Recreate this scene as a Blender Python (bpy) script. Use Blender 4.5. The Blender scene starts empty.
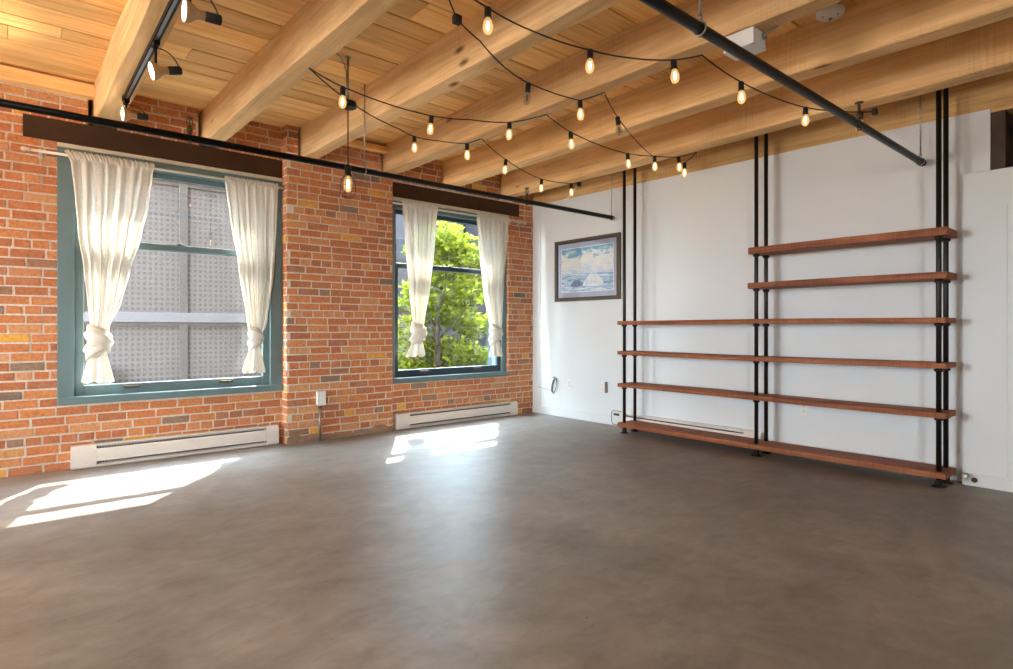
import bpy, bmesh, math, random
from mathutils import Vector, Matrix
random.seed(7)
SC = bpy.context.scene
COL = SC.collection
PI = math.pi

# ------------------------------------------------------------------ helpers
class MB:
    """collects geometry, links it as ONE mesh object"""
    def __init__(s):
        s.bm = bmesh.new(); s.rnd = s.bm.faces.layers.float.new('rnd')
    def face(s, vs, r=0.5, m=0, smooth=False):
        try:
            f = s.bm.faces.new(vs)
        except ValueError:
            return None
        f[s.rnd] = r; f.material_index = m; f.smooth = smooth
        return f
    def v(s, p): return s.bm.verts.new(p)
    def box(s, x0, x1, y0, y1, z0, z1, r=0.5, m=0, bev=0.0, jit=0.0, M=None):
        P = [(x0,y0,z0),(x1,y0,z0),(x1,y1,z0),(x0,y1,z0),(x0,y0,z1),(x1,y0,z1),(x1,y1,z1),(x0,y1,z1)]
        if jit: P = [tuple(c+random.uniform(-jit,jit) for c in p) for p in P]
        if M is not None: P = [M @ Vector(p) for p in P]
        V = [s.v(p) for p in P]
        F = [s.face([V[i] for i in q], r, m) for q in ((0,3,2,1),(4,5,6,7),(0,1,5,4),(1,2,6,5),(2,3,7,6),(3,0,4,7))]
        if bev:
            ed = list({e for f in F for e in f.edges})
            g = bmesh.ops.bevel(s.bm, geom=ed, offset=bev, segments=2, affect='EDGES', profile=0.5)
            for f in g['faces']: f[s.rnd] = r; f.material_index = m
        return s
    def grid(s, fn, nu, nv, closed_u=False, r=0.5, m=0, smooth=True):
        rows = []
        for j in range(nv+1):
            rows.append([s.v(fn(i/nu, j/nv)) for i in range(nu if closed_u else nu+1)])
        n = nu
        for j in range(nv):
            for i in range(n):
                a, b = i, (i+1) % len(rows[0])
                s.face([rows[j][a], rows[j][b], rows[j+1][b], rows[j+1][a]], r, m, smooth)
        return rows
    def tube(s, pts, rad, seg=10, cap=True, r=0.5, m=0):
        pts = [Vector(p) for p in pts]
        n = len(pts); rings = []
        if not isinstance(rad, (list, tuple)): rad = [rad]*n
        t0 = (pts[1]-pts[0]).normalized()
        up = Vector((0,0,1)) if abs(t0.z) < .9 else Vector((1,0,0))
        nx = t0.cross(up).normalized()
        for i, p in enumerate(pts):
            t = (pts[min(i+1,n-1)]-pts[max(i-1,0)]).normalized()
            nx = (nx - t*nx.dot(t)).normalized(); ny = t.cross(nx)
            rings.append([s.v(p+(nx*math.cos(2*PI*k/seg)+ny*math.sin(2*PI*k/seg))*rad[i]) for k in range(seg)])
        for i in range(n-1):
            for k in range(seg):
                s.face([rings[i][k], rings[i][(k+1)%seg], rings[i+1][(k+1)%seg], rings[i+1][k]], r, m, True)
        if cap:
            s.face(rings[0][::-1], r, m); s.face(rings[-1], r, m)
        return s
    def lathe(s, prof, org=(0,0,0), M=None, seg=24, r=0.5, m=0):
        """prof: (radius, height) along local z"""
        T = Matrix.Translation(org) @ (M if M is not None else Matrix.Identity(4))
        rings = []
        for (ra, h) in prof:
            if ra < 1e-6: rings.append([s.v(T @ Vector((0,0,h)))])
            else: rings.append([s.v(T @ Vector((ra*math.cos(2*PI*k/seg), ra*math.sin(2*PI*k/seg), h))) for k in range(seg)])
        for a, b in zip(rings, rings[1:]):
            for k in range(seg):
                k2 = (k+1) % seg
                if len(a) == 1 and len(b) == 1: continue
                if len(a) == 1: s.face([a[0], b[k2], b[k]], r, m, True)
                elif len(b) == 1: s.face([a[k], a[k2], b[0]], r, m, True)
                else: s.face([a[k], a[k2], b[k2], b[k]], r, m, True)
        if len(rings[0]) > 1: s.face(rings[0][::-1], r, m)
        if len(rings[-1]) > 1: s.face(rings[-1], r, m)
        return s
    def build(s, name, mats, parent=None, loc=None):
        me = bpy.data.meshes.new(name)
        bmesh.ops.recalc_face_normals(s.bm, faces=s.bm.faces)
        s.bm.to_mesh(me); s.bm.free()
        if not isinstance(mats, (list, tuple)): mats = [mats]
        for x in mats: me.materials.append(x)
        o = bpy.data.objects.new(name, me); COL.objects.link(o)
        if parent is not None:
            o.parent = parent
            o.matrix_parent_inverse = Matrix.Translation(-parent.location)
        return o

def tag(o, label=None, cat=None, group=None, kind=None):
    if label: o['label'] = label
    if cat: o['category'] = cat
    if group: o['group'] = group
    if kind: o['kind'] = kind
    return o
def thing(name, loc, label, cat, group=None, kind=None):
    o = bpy.data.objects.new(name, None); COL.objects.link(o)
    o.location = loc; o.empty_display_size = .1
    return tag(o, label, cat, group, kind)
def struct(o, label=None, cat=None):
    return tag(o, label, cat, None, 'structure')
def lerp_prof(prof, z):
    """prof sorted by descending z: (z, a, b)"""
    if z >= prof[0][0]: return prof[0][1], prof[0][2]
    for p, q in zip(prof, prof[1:]):
        if z >= q[0]:
            t = (p[0]-z)/(p[0]-q[0]); t = t*t*(3-2*t)*.5+t*.5
            return p[1]+(q[1]-p[1])*t, p[2]+(q[2]-p[2])*t
    return prof[-1][1], prof[-1][2]

# ------------------------------------------------------------------ materials
def lin(r, g, b):
    f = lambda c: (c/255/12.92) if c/255 <= .04045 else ((c/255+.055)/1.055)**2.4
    return (f(r), f(g), f(b), 1)
class NT:
    def __init__(s, name):
        s.m = bpy.data.materials.new(name); s.m.use_nodes = True
        s.t = s.m.node_tree; s.t.nodes.clear()
        s.out = s.n('ShaderNodeOutputMaterial')
    def n(s, ty, ins=None, **kw):
        o = s.t.nodes.new(ty)
        for k, v in kw.items(): setattr(o, k, v)
        for k, v in (ins or {}).items():
            if hasattr(v, 'is_output') or isinstance(v, bpy.types.NodeSocket): s.t.links.new(v, o.inputs[k])
            else: o.inputs[k].default_value = v
        return o
    def ramp(s, fac, stops):
        o = s.n('ShaderNodeValToRGB', {'Fac': fac})
        e = o.color_ramp.elements
        while len(e) < len(stops): e.new(.5)
        for q, (p, c) in zip(e, stops): q.position = p; q.color = c
        return o.outputs['Color']
    def mix(s, fac, a, b, mode='MIX'):
        o = s.n('ShaderNodeMix', data_type='RGBA', blend_type=mode)
        for i, v in ((0, fac), (6, a), (7, b)):
            if isinstance(v, bpy.types.NodeSocket): s.t.links.new(v, o.inputs[i])
            else: o.inputs[i].default_value = v
        return o.outputs[2]
    def math(s, op, a, b=0.0):
        o = s.n('ShaderNodeMath', operation=op)
        for i, v in ((0, a), (1, b)):
            if isinstance(v, bpy.types.NodeSocket): s.t.links.new(v, o.inputs[i])
            else: o.inputs[i].default_value = v
        return o.outputs[0]
    def coord(s, scale=(1,1,1), offset=None, kind='Object', rot=(0,0,0)):
        c = s.n('ShaderNodeTexCoord').outputs[kind]
        mp = s.n('ShaderNodeMapping', {'Vector': c, 'Scale': scale, 'Rotation': rot})
        if offset is not None: s.t.links.new(offset, mp.inputs['Location'])
        return mp.outputs['Vector']
    def noise(s, vec, scale=5, detail=4, rough=.55, dist=0.0):
        return s.n('ShaderNodeTexNoise', {'Vector': vec, 'Scale': scale, 'Detail': detail, 'Roughness': rough, 'Distortion': dist}).outputs['Fac']
    def bump(s, h, strength=.3, dist=.01):
        return s.n('ShaderNodeBump', {'Height': h, 'Strength': strength, 'Distance': dist}).outputs['Normal']
    def pbsdf(s, **ins):
        d = {}
        for k, v in ins.items(): d[k.replace('_', ' ')] = v
        b = s.n('ShaderNodeBsdfPrincipled', d)
        s.t.links.new(b.outputs[0], s.out.inputs[0])
        return b
    def rnd(s): return s.n('ShaderNodeAttribute', attribute_name='rnd').outputs['Fac']

def simple(name, col, rough=.5, metal=0.0, nscale=30, var=.12, bump=0.0, spec=.5):
    t = NT(name)
    v = t.coord()
    f = t.noise(v, nscale, 3)
    dark = tuple(c*(1-var) for c in col[:3])+(1,); lite = tuple(min(1, c*(1+var)) for c in col[:3])+(1,)
    c = t.ramp(f, [(.3, dark), (.7, lite)])
    kw = dict(Base_Color=c, Roughness=rough, Metallic=metal)
    b = t.pbsdf(**kw); b.inputs['Specular IOR Level'].default_value = spec
    if bump: t.t.links.new(t.bump(f, bump, .005), b.inputs['Normal'])
    return t.m

def wood(name, axis, dark, mid, lite, rough=.75, grain=1.0, knots=True, saw=0.0):
    """axis: 0 = grain runs along x, 1 = along y"""
    t = NT(name)
    r = t.rnd()
    off = t.n('ShaderNodeCombineXYZ', {'X': t.math('MULTIPLY', r, 37.0), 'Y': t.math('MULTIPLY', r, 91.0), 'Z': t.math('MULTIPLY', r, 53.0)}).outputs[0]
    s1 = [14, 14, 14]; s1[axis] = .9
    s2 = [60, 60, 60]; s2[axis] = 2.2
    s3 = [2.0, 2.0, 2.0]; s3[axis] = .5
    w1 = t.noise(t.coord(tuple(s1), off), 1.0*grain, 6, .6, .8)
    w2 = t.noise(t.coord(tuple(s2), off), 1.0*grain, 3, .6)
    w3 = t.noise(t.coord(tuple(s3), off), 1.0, 3, .5)
    f = t.math('ADD', t.math('MULTIPLY', w1, .6), t.math('MULTIPLY', w2, .4))
    c = t.ramp(f, [(.33, dark), (.5, mid), (.66, lite)])
    c = t.mix(t.math('MULTIPLY', t.math('SUBTRACT', w3, .40), .8), c, tuple(x*.72 for x in dark[:3])+(1,), 'MIX') if True else c
    # board to board tone
    c = t.mix(1.0, c, t.ramp(r, [(0, (.80,.77,.74,1)), (.5, (1,1,1,1)), (1, (1.12,1.05,.92,1))]), 'MULTIPLY')
    if knots:
        kv = t.n('ShaderNodeTexVoronoi', {'Vector': t.coord(tuple((1.1 if i != axis else .45) for i in range(3)), off), 'Scale': 3.2, 'Randomness': 1.0})
        k = t.ramp(kv.outputs['Distance'], [(.03, (0,0,0,1)), (.10, (1,1,1,1))])
        c = t.mix(1.0, c, t.mix(1.0, k, (.35,.2,.1,1), 'ADD'), 'MULTIPLY')
    hgt = f
    if saw:
        ss = [3, 3, 3]; ss[axis] = 120
        sw = t.noise(t.coord(tuple(ss), off), 1.0, 2)
        pm = t.ramp(t.noise(t.coord((1.6,1.6,1.6), off), 1.0, 2), [(.48, (0,0,0,1)), (.62, (1,1,1,1))])
        c = t.mix(t.math('MULTIPLY', pm, saw) if saw < .4 else saw, c, t.ramp(sw, [(.35, (.45,.42,.4,1)), (.6, (1,1,1,1))]), 'MULTIPLY')
        if saw < .4:   # weathered grey stains on old timber
            g = t.noise(t.coord(tuple(.55 if i == axis else 3.0 for i in range(3)), off), 1.0, 5, .65)
            c = t.mix(t.math('MULTIPLY', t.ramp(g, [(.48, (0,0,0,1)), (.7, (1,1,1,1))]), .4), c, tuple(x*.55 for x in dark[:3])+(1,))
        hgt = t.math('ADD', f, t.math('MULTIPLY', sw, .6))
    b = t.pbsdf(Base_Color=c, Roughness=rough)
    b.inputs['Specular IOR Level'].default_value = .25
    t.t.links.new(t.bump(hgt, .35, .006), b.inputs['Normal'])
    return t.m

def brick_mat():
    t = NT('brick'); r = t.rnd()
    c = t.ramp(r, [(0, lin(128,106,90)), (.025, lin(150,122,100)), (.07, lin(178,112,76)), (.45, lin(200,122,76)), (.72, lin(210,136,84)), (.92, lin(212,154,108)), (.96, lin(216,154,84)), (1, lin(236,174,72))])
    v = t.coord()
    n1 = t.noise(v, 45, 5, .7); n2 = t.noise(v, 7, 4, .6); n3 = t.noise(v, 150, 2, .5)
    c = t.mix(1.0, c, t.ramp(n1, [(.3, (.62,.60,.58,1)), (.55, (1,1,1,1)), (.75, (1.18,1.2,1.2,1))]), 'MULTIPLY')
    c = t.mix(t.math('MULTIPLY', t.ramp(n2, [(.5, (0,0,0,1)), (.75, (1,1,1,1))]), .35), c, lin(180,150,128))
    b = t.pbsdf(Base_Color=c, Roughness=.88)
    b.inputs['Specular IOR Level'].default_value = .25
    t.t.links.new(t.bump(t.math('ADD', n1, t.math('MULTIPLY', n3, .4)), .5, .006), b.inputs['Normal'])
    return t.m
def mortar_mat():
    t = NT('mortar'); v = t.coord()
    n1 = t.noise(v, 60, 5, .7); n2 = t.noise(v, 3, 4, .6)
    c = t.ramp(n1, [(.3, lin(200,184,168)), (.6, lin(236,224,208))])
    # grey parging at the foot of the wall
    c = t.mix(t.math('MULTIPLY', n2, .35), c, lin(170,140,112))
    b = t.pbsdf(Base_Color=c, Roughness=.95)
    t.t.links.new(t.bump(n1, .6, .008), b.inputs['Normal'])
    return t.m
def concrete_mat():
    t = NT('polished_concrete')
    v = t.coord()
    n1 = t.noise(v, .55, 6, .6, .8); n2 = t.noise(v, 2.6, 8, .65, 1.2); n3 = t.noise(v, 24, 6, .7)
    st = t.noise(t.coord((1.2, 2.0, 1), rot=(0,0,.6)), 1.7, 7, .62, .6)
    st2 = t.noise(t.coord((1.6, 2.6, 1), rot=(0,0,-.25)), 3.6, 7, .68, .8)
    c = t.ramp(n2, [(.3, lin(117,107,98)), (.5, lin(141,131,121)), (.72, lin(161,150,140))])
    c = t.mix(.5, c, t.ramp(n1, [(.35, lin(122,111,101)), (.5, lin(141,131,121)), (.66, lin(161,150,140))]))
    c = t.mix(.5, c, t.ramp(st, [(.32, (.66,.65,.64,1)), (.5, (1,1,1,1)), (.68, (1.2,1.19,1.18,1))]), 'MULTIPLY')
    c = t.mix(.45, c, t.ramp(st2, [(.34, (.70,.69,.68,1)), (.5, (1,1,1,1)), (.66, (1.2,1.19,1.18,1))]), 'MULTIPLY')
    c = t.mix(.3, c, t.ramp(n3, [(.3, (.85,.85,.85,1)), (.6, (1,1,1,1))]), 'MULTIPLY')
    sp = t.n('ShaderNodeTexVoronoi', {'Vector': t.coord((1,2.4,1), rot=(0,0,.6)), 'Scale': 2.0, 'Randomness': 1.0}).outputs['Distance']
    c = t.mix(t.ramp(sp, [(.010, (.6,.6,.6,1)), (.026, (0,0,0,1))]), c, lin(84,76,70))
    rg = t.ramp(t.math('ADD', t.math('MULTIPLY', n2, .5), t.math('MULTIPLY', st, .5)), [(.3, (.34,)*3+(1,)), (.7, (.48,)*3+(1,))])
    b = t.pbsdf(Base_Color=c, Roughness=rg)
    b.inputs['Specular IOR Level'].default_value = .17
    t.t.links.new(t.bump(t.math('ADD', n2, t.math('MULTIPLY', n3, .25)), .06, .01), b.inputs['Normal'])
    return t.m
def plaster_mat(name, col, var=.03):
    t = NT(name); v = t.coord()
    n1 = t.noise(v, 1.1, 4, .5); n2 = t.noise(v, 90, 3, .6)
    c = t.ramp(n1, [(.3, tuple(x*(1-var) for x in col[:3])+(1,)), (.7, col)])
    b = t.pbsdf(Base_Color=c, Roughness=.6)
    b.inputs['Specular IOR Level'].default_value = .35
    t.t.links.new(t.bump(n2, .05, .003), b.inputs['Normal'])
    return t.m
def fabric_mat():
    t = NT('sheer_muslin'); v = t.coord()
    n = t.noise(t.coord((260, 260, 60)), 1.0, 2, .5)
    c = t.ramp(n, [(.3, lin(226,216,200)), (.7, lin(246,240,228))])
    d = t.n('ShaderNodeBsdfDiffuse', {'Color': c}); tr = t.n('ShaderNodeBsdfTranslucent', {'Color': c})
    tp = t.n('ShaderNodeBsdfTransparent', {'Color': (1,1,1,1)})
    a = t.n('ShaderNodeMixShader', {0: .17, 1: d.outputs[0], 2: tr.outputs[0]})
    b = t.n('ShaderNodeMixShader', {0: .10, 1: a.outputs[0], 2: tp.outputs[0]})
    t.t.links.new(b.outputs[0], t.out.inputs[0])
    return t.m
def glass_mat(name, tint=(.93,.95,.94,1), refl=1.0):
    t = NT(name)
    tp = t.n('ShaderNodeBsdfTransparent', {'Color': tint})
    gl = t.n('ShaderNodeBsdfGlossy', {'Color': (1,1,1,1), 'Roughness': .02})
    fc = t.n('ShaderNodeLayerWeight', {'Blend': .5}).outputs['Facing']
    fr = t.math('ADD', .03, t.math('MULTIPLY', t.math('POWER', fc, 5.0), .9))
    n = t.noise(t.coord(), 3, 2)
    f = t.math('MULTIPLY', fr, t.math('ADD', t.math('MULTIPLY', n, .2), .9*refl))
    mx = t.n('ShaderNodeMixShader', {0: f, 1: tp.outputs[0], 2: gl.outputs[0]})
    t.t.links.new(mx.outputs[0], t.out.inputs[0])
    return t.m
def emis(name, col, st):
    t = NT(name)
    n = t.noise(t.coord(), 20, 1)
    c = t.mix(t.math('MULTIPLY', n, .1), col, (1,1,1,1))
    e = t.n('ShaderNodeEmission', {'Color': c, 'Strength': st})
    t.t.links.new(e.outputs[0], t.out.inputs[0])
    return t.m
def bulb_mat(name, col, st, trans):
    t = NT(name)
    tp = t.n('ShaderNodeBsdfTransparent', {'Color': (1,.93,.8,1)})
    gl = t.n('ShaderNodeBsdfGlossy', {'Color': (1,1,1,1), 'Roughness': .05})
    e = t.n('ShaderNodeEmission', {'Color': col, 'Strength': st})
    lw = t.n('ShaderNodeLayerWeight', {'Blend': .3}).outputs['Facing']
    a = t.n('ShaderNodeMixShader', {0: trans, 1: e.outputs[0], 2: tp.outputs[0]})
    b = t.n('ShaderNodeMixShader', {0: t.math('MULTIPLY', lw, .35), 1: a.outputs[0], 2: gl.outputs[0]})
    t.t.links.new(b.outputs[0], t.out.inputs[0])
    return t.m
def leaf_mat():
    t = NT('leaf'); r = t.rnd()
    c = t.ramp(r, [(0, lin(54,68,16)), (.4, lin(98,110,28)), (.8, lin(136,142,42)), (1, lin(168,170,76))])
    d = t.n('ShaderNodeBsdfDiffuse', {'Color': c}); tr = t.n('ShaderNodeBsdfTranslucent', {'Color': c})
    a = t.n('ShaderNodeMixShader', {0: .45, 1: d.outputs[0], 2: tr.outputs[0]})
    t.t.links.new(a.outputs[0], t.out.inputs[0])
    return t.m
def facade_mat():
    """grey garage screen: panels pierced with rows of square holes"""
    t = NT('pierced_panel')
    c = t.n('ShaderNodeTexCoord').outputs['Object']
    sx = t.n('ShaderNodeSeparateXYZ', {'Vector': c})
    P = .0935
    fx = t.math('FRACT', t.math('DIVIDE', sx.outputs['X'], P)); fz = t.math('FRACT', t.math('DIVIDE', sx.outputs['Z'], P))
    def band(f):
        a = t.math('GREATER_THAN', f, .24); b = t.math('LESS_THAN', f, .76)
        return t.math('MULTIPLY', a, b)
    hole = t.math('MULTIPLY', band(fx), band(fz))
    n = t.noise(t.coord(), 1.3, 5, .6)
    base = t.ramp(n, [(.3, lin(69,60,56)), (.7, lin(76,66,62))])
    col = t.mix(hole, base, lin(47,40,38))
    t.pbsdf(Base_Color=col, Roughness=.7)
    return t.m
def art_mat():
    """a plain painted seascape: cloud bank above rolling water"""
    t = NT('seascape_print')
    g = t.n('ShaderNodeTexCoord').outputs['Generated']
    s = t.n('ShaderNodeSeparateXYZ', {'Vector': g}); u, w = s.outputs['Y'], s.outputs['Z']
    mp = t.n('ShaderNodeMapping', {'Vector': g, 'Scale': (1, 2.2, 3.2)}).outputs[0]
    n = t.noise(mp, 2.2, 6, .6, .6); n2 = t.noise(t.n('ShaderNodeMapping', {'Vector': g, 'Scale': (1, 2.5, 14)}).outputs[0], 2.0, 5, .6, .8)
    sky = t.ramp(t.math('ADD', t.math('MULTIPLY', n, .55), t.math('MULTIPLY', w, .45)), [(.42, lin(196,208,222)), (.54, lin(232,232,228)), (.64, lin(238,236,228)), (.70, lin(120,178,205)), (.8, lin(70,150,190))])
    sea = t.ramp(n2, [(.32, lin(84,112,165)), (.45, lin(140,176,208)), (.56, lin(205,220,232)), (.7, lin(240,243,246))])
    c = t.mix(t.ramp(w, [(.40, (1,1,1,1)), (.43, (0,0,0,1))]), sky, sea)
    b = t.pbsdf(Base_Color=c, Roughness=.5)
    return t.m
def wave_mat(name, a, b_):
    t = NT(name)
    n = t.noise(t.coord((1,6,3)), 3, 4)
    t.pbsdf(Base_Color=t.ramp(n, [(.35, a), (.65, b_)]), Roughness=.4)
    return t.m

M = {}
M['brick'] = brick_mat(); M['mortar'] = mortar_mat(); M['concrete'] = concrete_mat()
M['white_wall'] = plaster_mat('white_plaster', lin(223,225,224))
M['white_trim'] = plaster_mat('white_trim_paint', lin(222,223,222))
M['plank'] = wood('ceiling_plank_wood', 0, lin(196,160,100), lin(224,192,132), lin(238,214,160), .7, 1.0, True)
M['beam'] = wood('beam_wood', 1, lin(186,154,108), lin(212,182,134), lin(226,202,158), .8, .8, True, .25)
M['ledger'] = wood('ledger_beam_wood', 1, lin(158,128,84), lin(190,160,110), lin(206,180,132), .8, .8, True, .3)
M['shelf'] = wood('reclaimed_shelf_wood', 1, lin(92,54,32), lin(136,84,54), lin(166,108,74), .6, 1.0, True, .45)
M['dark_gap'] = simple('gap_shade_wood', lin(48,32,20), .9)  # dark colour puts the shade into the gaps between ceiling planks
M['steel_brown'] = simple('brown_painted_steel', lin(66,42,24), .55, 0, 6, .15, 0, .25)
M['brown_wood'] = simple('dark_brown_timber', lin(74,54,36), .7, 0, 5, .25)
M['teal'] = simple('teal_paint', lin(102,122,123), .35, 0, 8, .06)
M['teal_dark'] = simple('dark_teal_paint', lin(46,64,72), .35, 0, 8, .08)
M['cream'] = simple('cream_paint', lin(214,202,178), .5, 0, 10, .08)
M['cream_metal'] = simple('ivory_enamel', lin(226,216,204), .35, 0, 40, .03)
M['white_metal'] = simple('white_enamel', lin(228,226,222), .35, 0, 40, .03)
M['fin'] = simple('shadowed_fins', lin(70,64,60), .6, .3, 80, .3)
M['black'] = simple('black_pipe_paint', lin(12,10,9), .34, 0, 40, .2, 0, .12)
M['black_matte'] = simple('black_rubber', lin(24,22,21), .6, 0, 40, .2)
M['iron'] = simple('blackened_iron', lin(42,36,32), .38, .6, 60, .25)
M['zinc'] = simple('zinc_plated_steel', lin(165,160,150), .35, .9, 60, .15)
M['bronze'] = simple('dull_brass', lin(96,80,56), .45, .7, 60, .2)
M['silver'] = simple('satin_aluminium', lin(150,152,156), .35, .8, 40, .1)
M['tan_reflector'] = simple('tan_lamp_glass', lin(176,140,100), .4, 0, 30, .1)
M['plastic'] = simple('white_plastic', lin(232,228,220), .4, 0, 50, .03)
M['grey_slot'] = simple('grey_slot', lin(110,106,102), .6)
M['fabric'] = fabric_mat()
M['glass'] = glass_mat('window_glass'); M['picture_glass'] = glass_mat('picture_glass', (.98,.98,.98,1), 1.0)
M['par_face'] = emis('lit_lamp_face', (1,.86,.62,1), 9)
M['bulb_lit'] = bulb_mat('amber_bulb_glass', (1,.58,.22,1), .7, .55)
M['bulb_off'] = bulb_mat('clear_bulb_glass', (1,.9,.7,1), .05, .8)
M['filament'] = emis('glowing_filament', (1,.74,.40,1), 9)
M['filament_off'] = simple('cold_filament', lin(120,100,80), .4, .5)
M['leaf'] = leaf_mat()
M['bark'] = simple('grey_brown_bark', lin(52,43,34), .9, 0, 20, .3, .4)
M['facade'] = facade_mat()
M['facade_band'] = simple('pale_facade_metal', lin(82,76,77), .6, 0, 3, .06)
M['facade_dark'] = simple('dark_mullion', lin(57,49,45), .6, 0, 3, .08)
M['stucco'] = simple('lavender_grey_stucco', lin(74,70,75), .9, 0, 4, .08)
M['stucco_dark'] = simple('dark_grey_brick_facade', lin(50,46,49), .9, 0, 6, .12)
M['dark_pane'] = simple('dark_window_pane', lin(60,66,74), .15, 0, 4, .1)
M['asphalt'] = simple('asphalt', lin(90,88,86), .95, 0, 10, .15)
M['art'] = art_mat()
M['mat_board'] = simple('pale_lilac_mat', lin(172,176,196), .7, 0, 10, .03)
M['white_line'] = simple('white_bevel', lin(240,240,240), .6)
M['frame_bronze'] = simple('bronze_brown_frame', lin(92,76,58), .35, .4, 30, .15)
M['frame_black'] = simple('black_frame', lin(34,30,28), .4, 0, 30, .15)

# ------------------------------------------------------------------ setting: floor, ceiling, beams
X0, Y0, ZC = -10.0, -9.0, 3.02
mb = MB(); mb.box(X0, .4, Y0, .45, -.25, 0)
struct(mb.build('floor', M['concrete']))

# planks run along x
mb = MB(); y = .44; k = 0
mb.box(X0, .4, Y0, .5, ZC+.03, ZC+.12, .2, 1)
while y > Y0:
    w = random.choice((.225, .232, .238, .228, .18, .235))
    xs = [X0]
    x = X0 + random.uniform(1.5, 6.0)
    while x < .2:
        xs.append(x); x += random.uniform(4.5, 7.5)
    xs.append(.4)
    for a, b in zip(xs, xs[1:]):
        dz = random.uniform(-.002, .002)
        mb.box(a+.001, b-.001, y-w+random.choice((.006, .009, .012, .015)), y, ZC+dz, ZC+.032, random.random(), 0, .0025)
    y -= w
struct(mb.build('ceiling', [M['plank'], M['dark_gap']]))

def beam(xl0, xr0, xl1, xr1, z0, label, mat, ytop=.34, zt=ZC):
    """left and right edges at the wall (y=0) and at y=-5"""
    mb = MB()
    r = random.random()
    N = 24
    ph = [random.uniform(0, 6) for _ in range(6)]
    rows = []
    for j in range(N+1):
        yy = ytop + (Y0+.1-ytop)*j/N
        t = -yy/5.0
        a = xl0+(xl1-xl0)*t; b = xr0+(xr1-xr0)*t
        w = lambda i: .004*math.sin(yy*2.1+ph[i])+.003*math.sin(yy*5.3+ph[(i+2) % 6])
        c = .008
        P = [(a+w(0), zt+.01), (a+w(0), z0+c+w(1)), (a+c+w(0), z0+w(1)), (b-c+w(2), z0+w(3)), (b+w(2), z0+c+w(3)), (b+w(2), zt+.01)]
        rows.append([mb.v((px, yy, pz)) for px, pz in P])
    for A, B in zip(rows, rows[1:]):
        for i in range(5): mb.face([A[i], A[i+1], B[i+1], B[i]], r)
    mb.face(rows[0], r); mb.face(rows[-1][::-1], r)
    o = mb.build('ceiling_beam', mat)
    return struct(o, label, 'beam')
ZB = 2.73
beam(-4.695, -4.535, -4.66, -4.52, ZB, 'first rough timber ceiling beam from the left, carrying the track lights', M['beam'])
beam(-3.91, -3.765, -3.82, -3.675, ZB, 'second timber ceiling beam from the left, reaching the wall over the first window', M['beam'])
beam(-3.075, -2.93, -2.985, -2.84, ZB, 'third timber ceiling beam from the left, beside the pendant lamp', M['beam'])
beam(-2.20, -2.055, -2.165, -2.03, ZB, 'timber ceiling beam carrying the white junction box', M['beam'])
beam(-1.40, -1.235, -1.345, -1.195, ZB, 'timber ceiling beam between the smoke detector and the shelf poles', M['beam'])
beam(-.53, -.365, -.515, -.345, ZB, 'timber ceiling beam just in front of the tops of the shelf poles', M['beam'])

# ledger beam carried by the white wall
mb = MB(); mb.box(.012, .16, Y0+.1, .3, 2.60, ZC+.01, .4, 0, .004)
struct(mb.build('ceiling_beam', M['ledger']), 'timber ledger beam lying along the top of the white wall', 'beam')
# timber blocking strips closing the gap between planks and brick
mb = MB(); mb.box(-10, -4.70, .03, .12, 2.905, 3.0, .7, 0, .003)
struct(mb.build('trim_1', M['plank']), 'timber strip along the brick wall top left of the first beam', 'trim')
mb = MB(); mb.box(-2.93, -2.20, -.08, -.005, 2.93, 2.99, .8, 0, .003)
struct(mb.build('trim_2', M['plank']), 'timber strip along the brick wall top between third and fourth beams', 'trim')

# ------------------------------------------------------------------ brick wall
CH = .0708
def brick_face(mb, org, d, nrm, s0, s1, z0, z1, holes=(), phase=0.0, bl=.208):
    """one skin of individual bricks on the plane org + s*d, outward nrm"""
    d = Vector(d); nrm = Vector(nrm); org = Vector(org)
    row = int(math.floor(z0/CH))
    while row*CH < z1-.01:
        za = max(row*CH, z0); zb = min(row*CH+CH-.0135, z1)
        zm = (za+zb)/2
        rng = random.Random(row*131+int(phase*100)+int((s0+50)*10))
        header = (row % 7 == 3)
        L = bl*.52 if header else bl
        # free intervals in this course
        iv = [(s0, s1)]
        for (a, b, h0, h1) in holes:
            if h0-.012 < zm < h1+.012:
                iv = [q for (p, r_) in iv for q in ((p, min(r_, a)), (max(p, b), r_)) if q[1]-q[0] > .012]
        s = s0 - L + ((row % 2)*.5*L) + rng.uniform(-.03, .03) + phase
        while s < s1:
            ln = L*rng.choice((1, 1, 1, 1, .97, 1.03, .55)) if not header else L*rng.uniform(.94, 1.05)
            a, b = s, s+ln-.0135
            s += ln
            r = rng.random()
            r = r if rng.random() < .75 else .3+.5*rng.random()
            pro = rng.uniform(.003, .009)
            for (p, q) in iv:
                aa, bb = max(a, p), min(b, q)
                if bb-aa < .018 or zb-za < .015: continue
                j = lambda m_: rng.uniform(-m_, m_)
                back = [org+d*ss+Vector((0,0,zz))-nrm*.004 for ss, zz in ((aa, za), (bb, za), (bb, zb), (aa, zb))]
                mid = [org+d*(ss+j(.0035))+Vector((0,0,zz+j(.0035)))+nrm*(pro*.6) for ss, zz in ((aa, za), (bb, za), (bb, zb), (aa, zb))]
                c = .0035
                top = [org+d*(ss+j(.0015))+Vector((0,0,zz+j(.0015)))+nrm*(pro+j(.0012)) for ss, zz in ((aa+c, za+c), (bb-c, za+c), (bb-c, zb-c), (aa+c, zb-c))]
                R = [[mb.v(x) for x in q_] for q_ in (back, mid, top)]
                for u in range(2):
                    for k in range(4):
                        mb.face([R[u][k], R[u][(k+1) % 4], R[u+1][(k+1) % 4], R[u+1][k]], r, 0)
                mb.face(R[2], r, 0)
        row += 1

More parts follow.
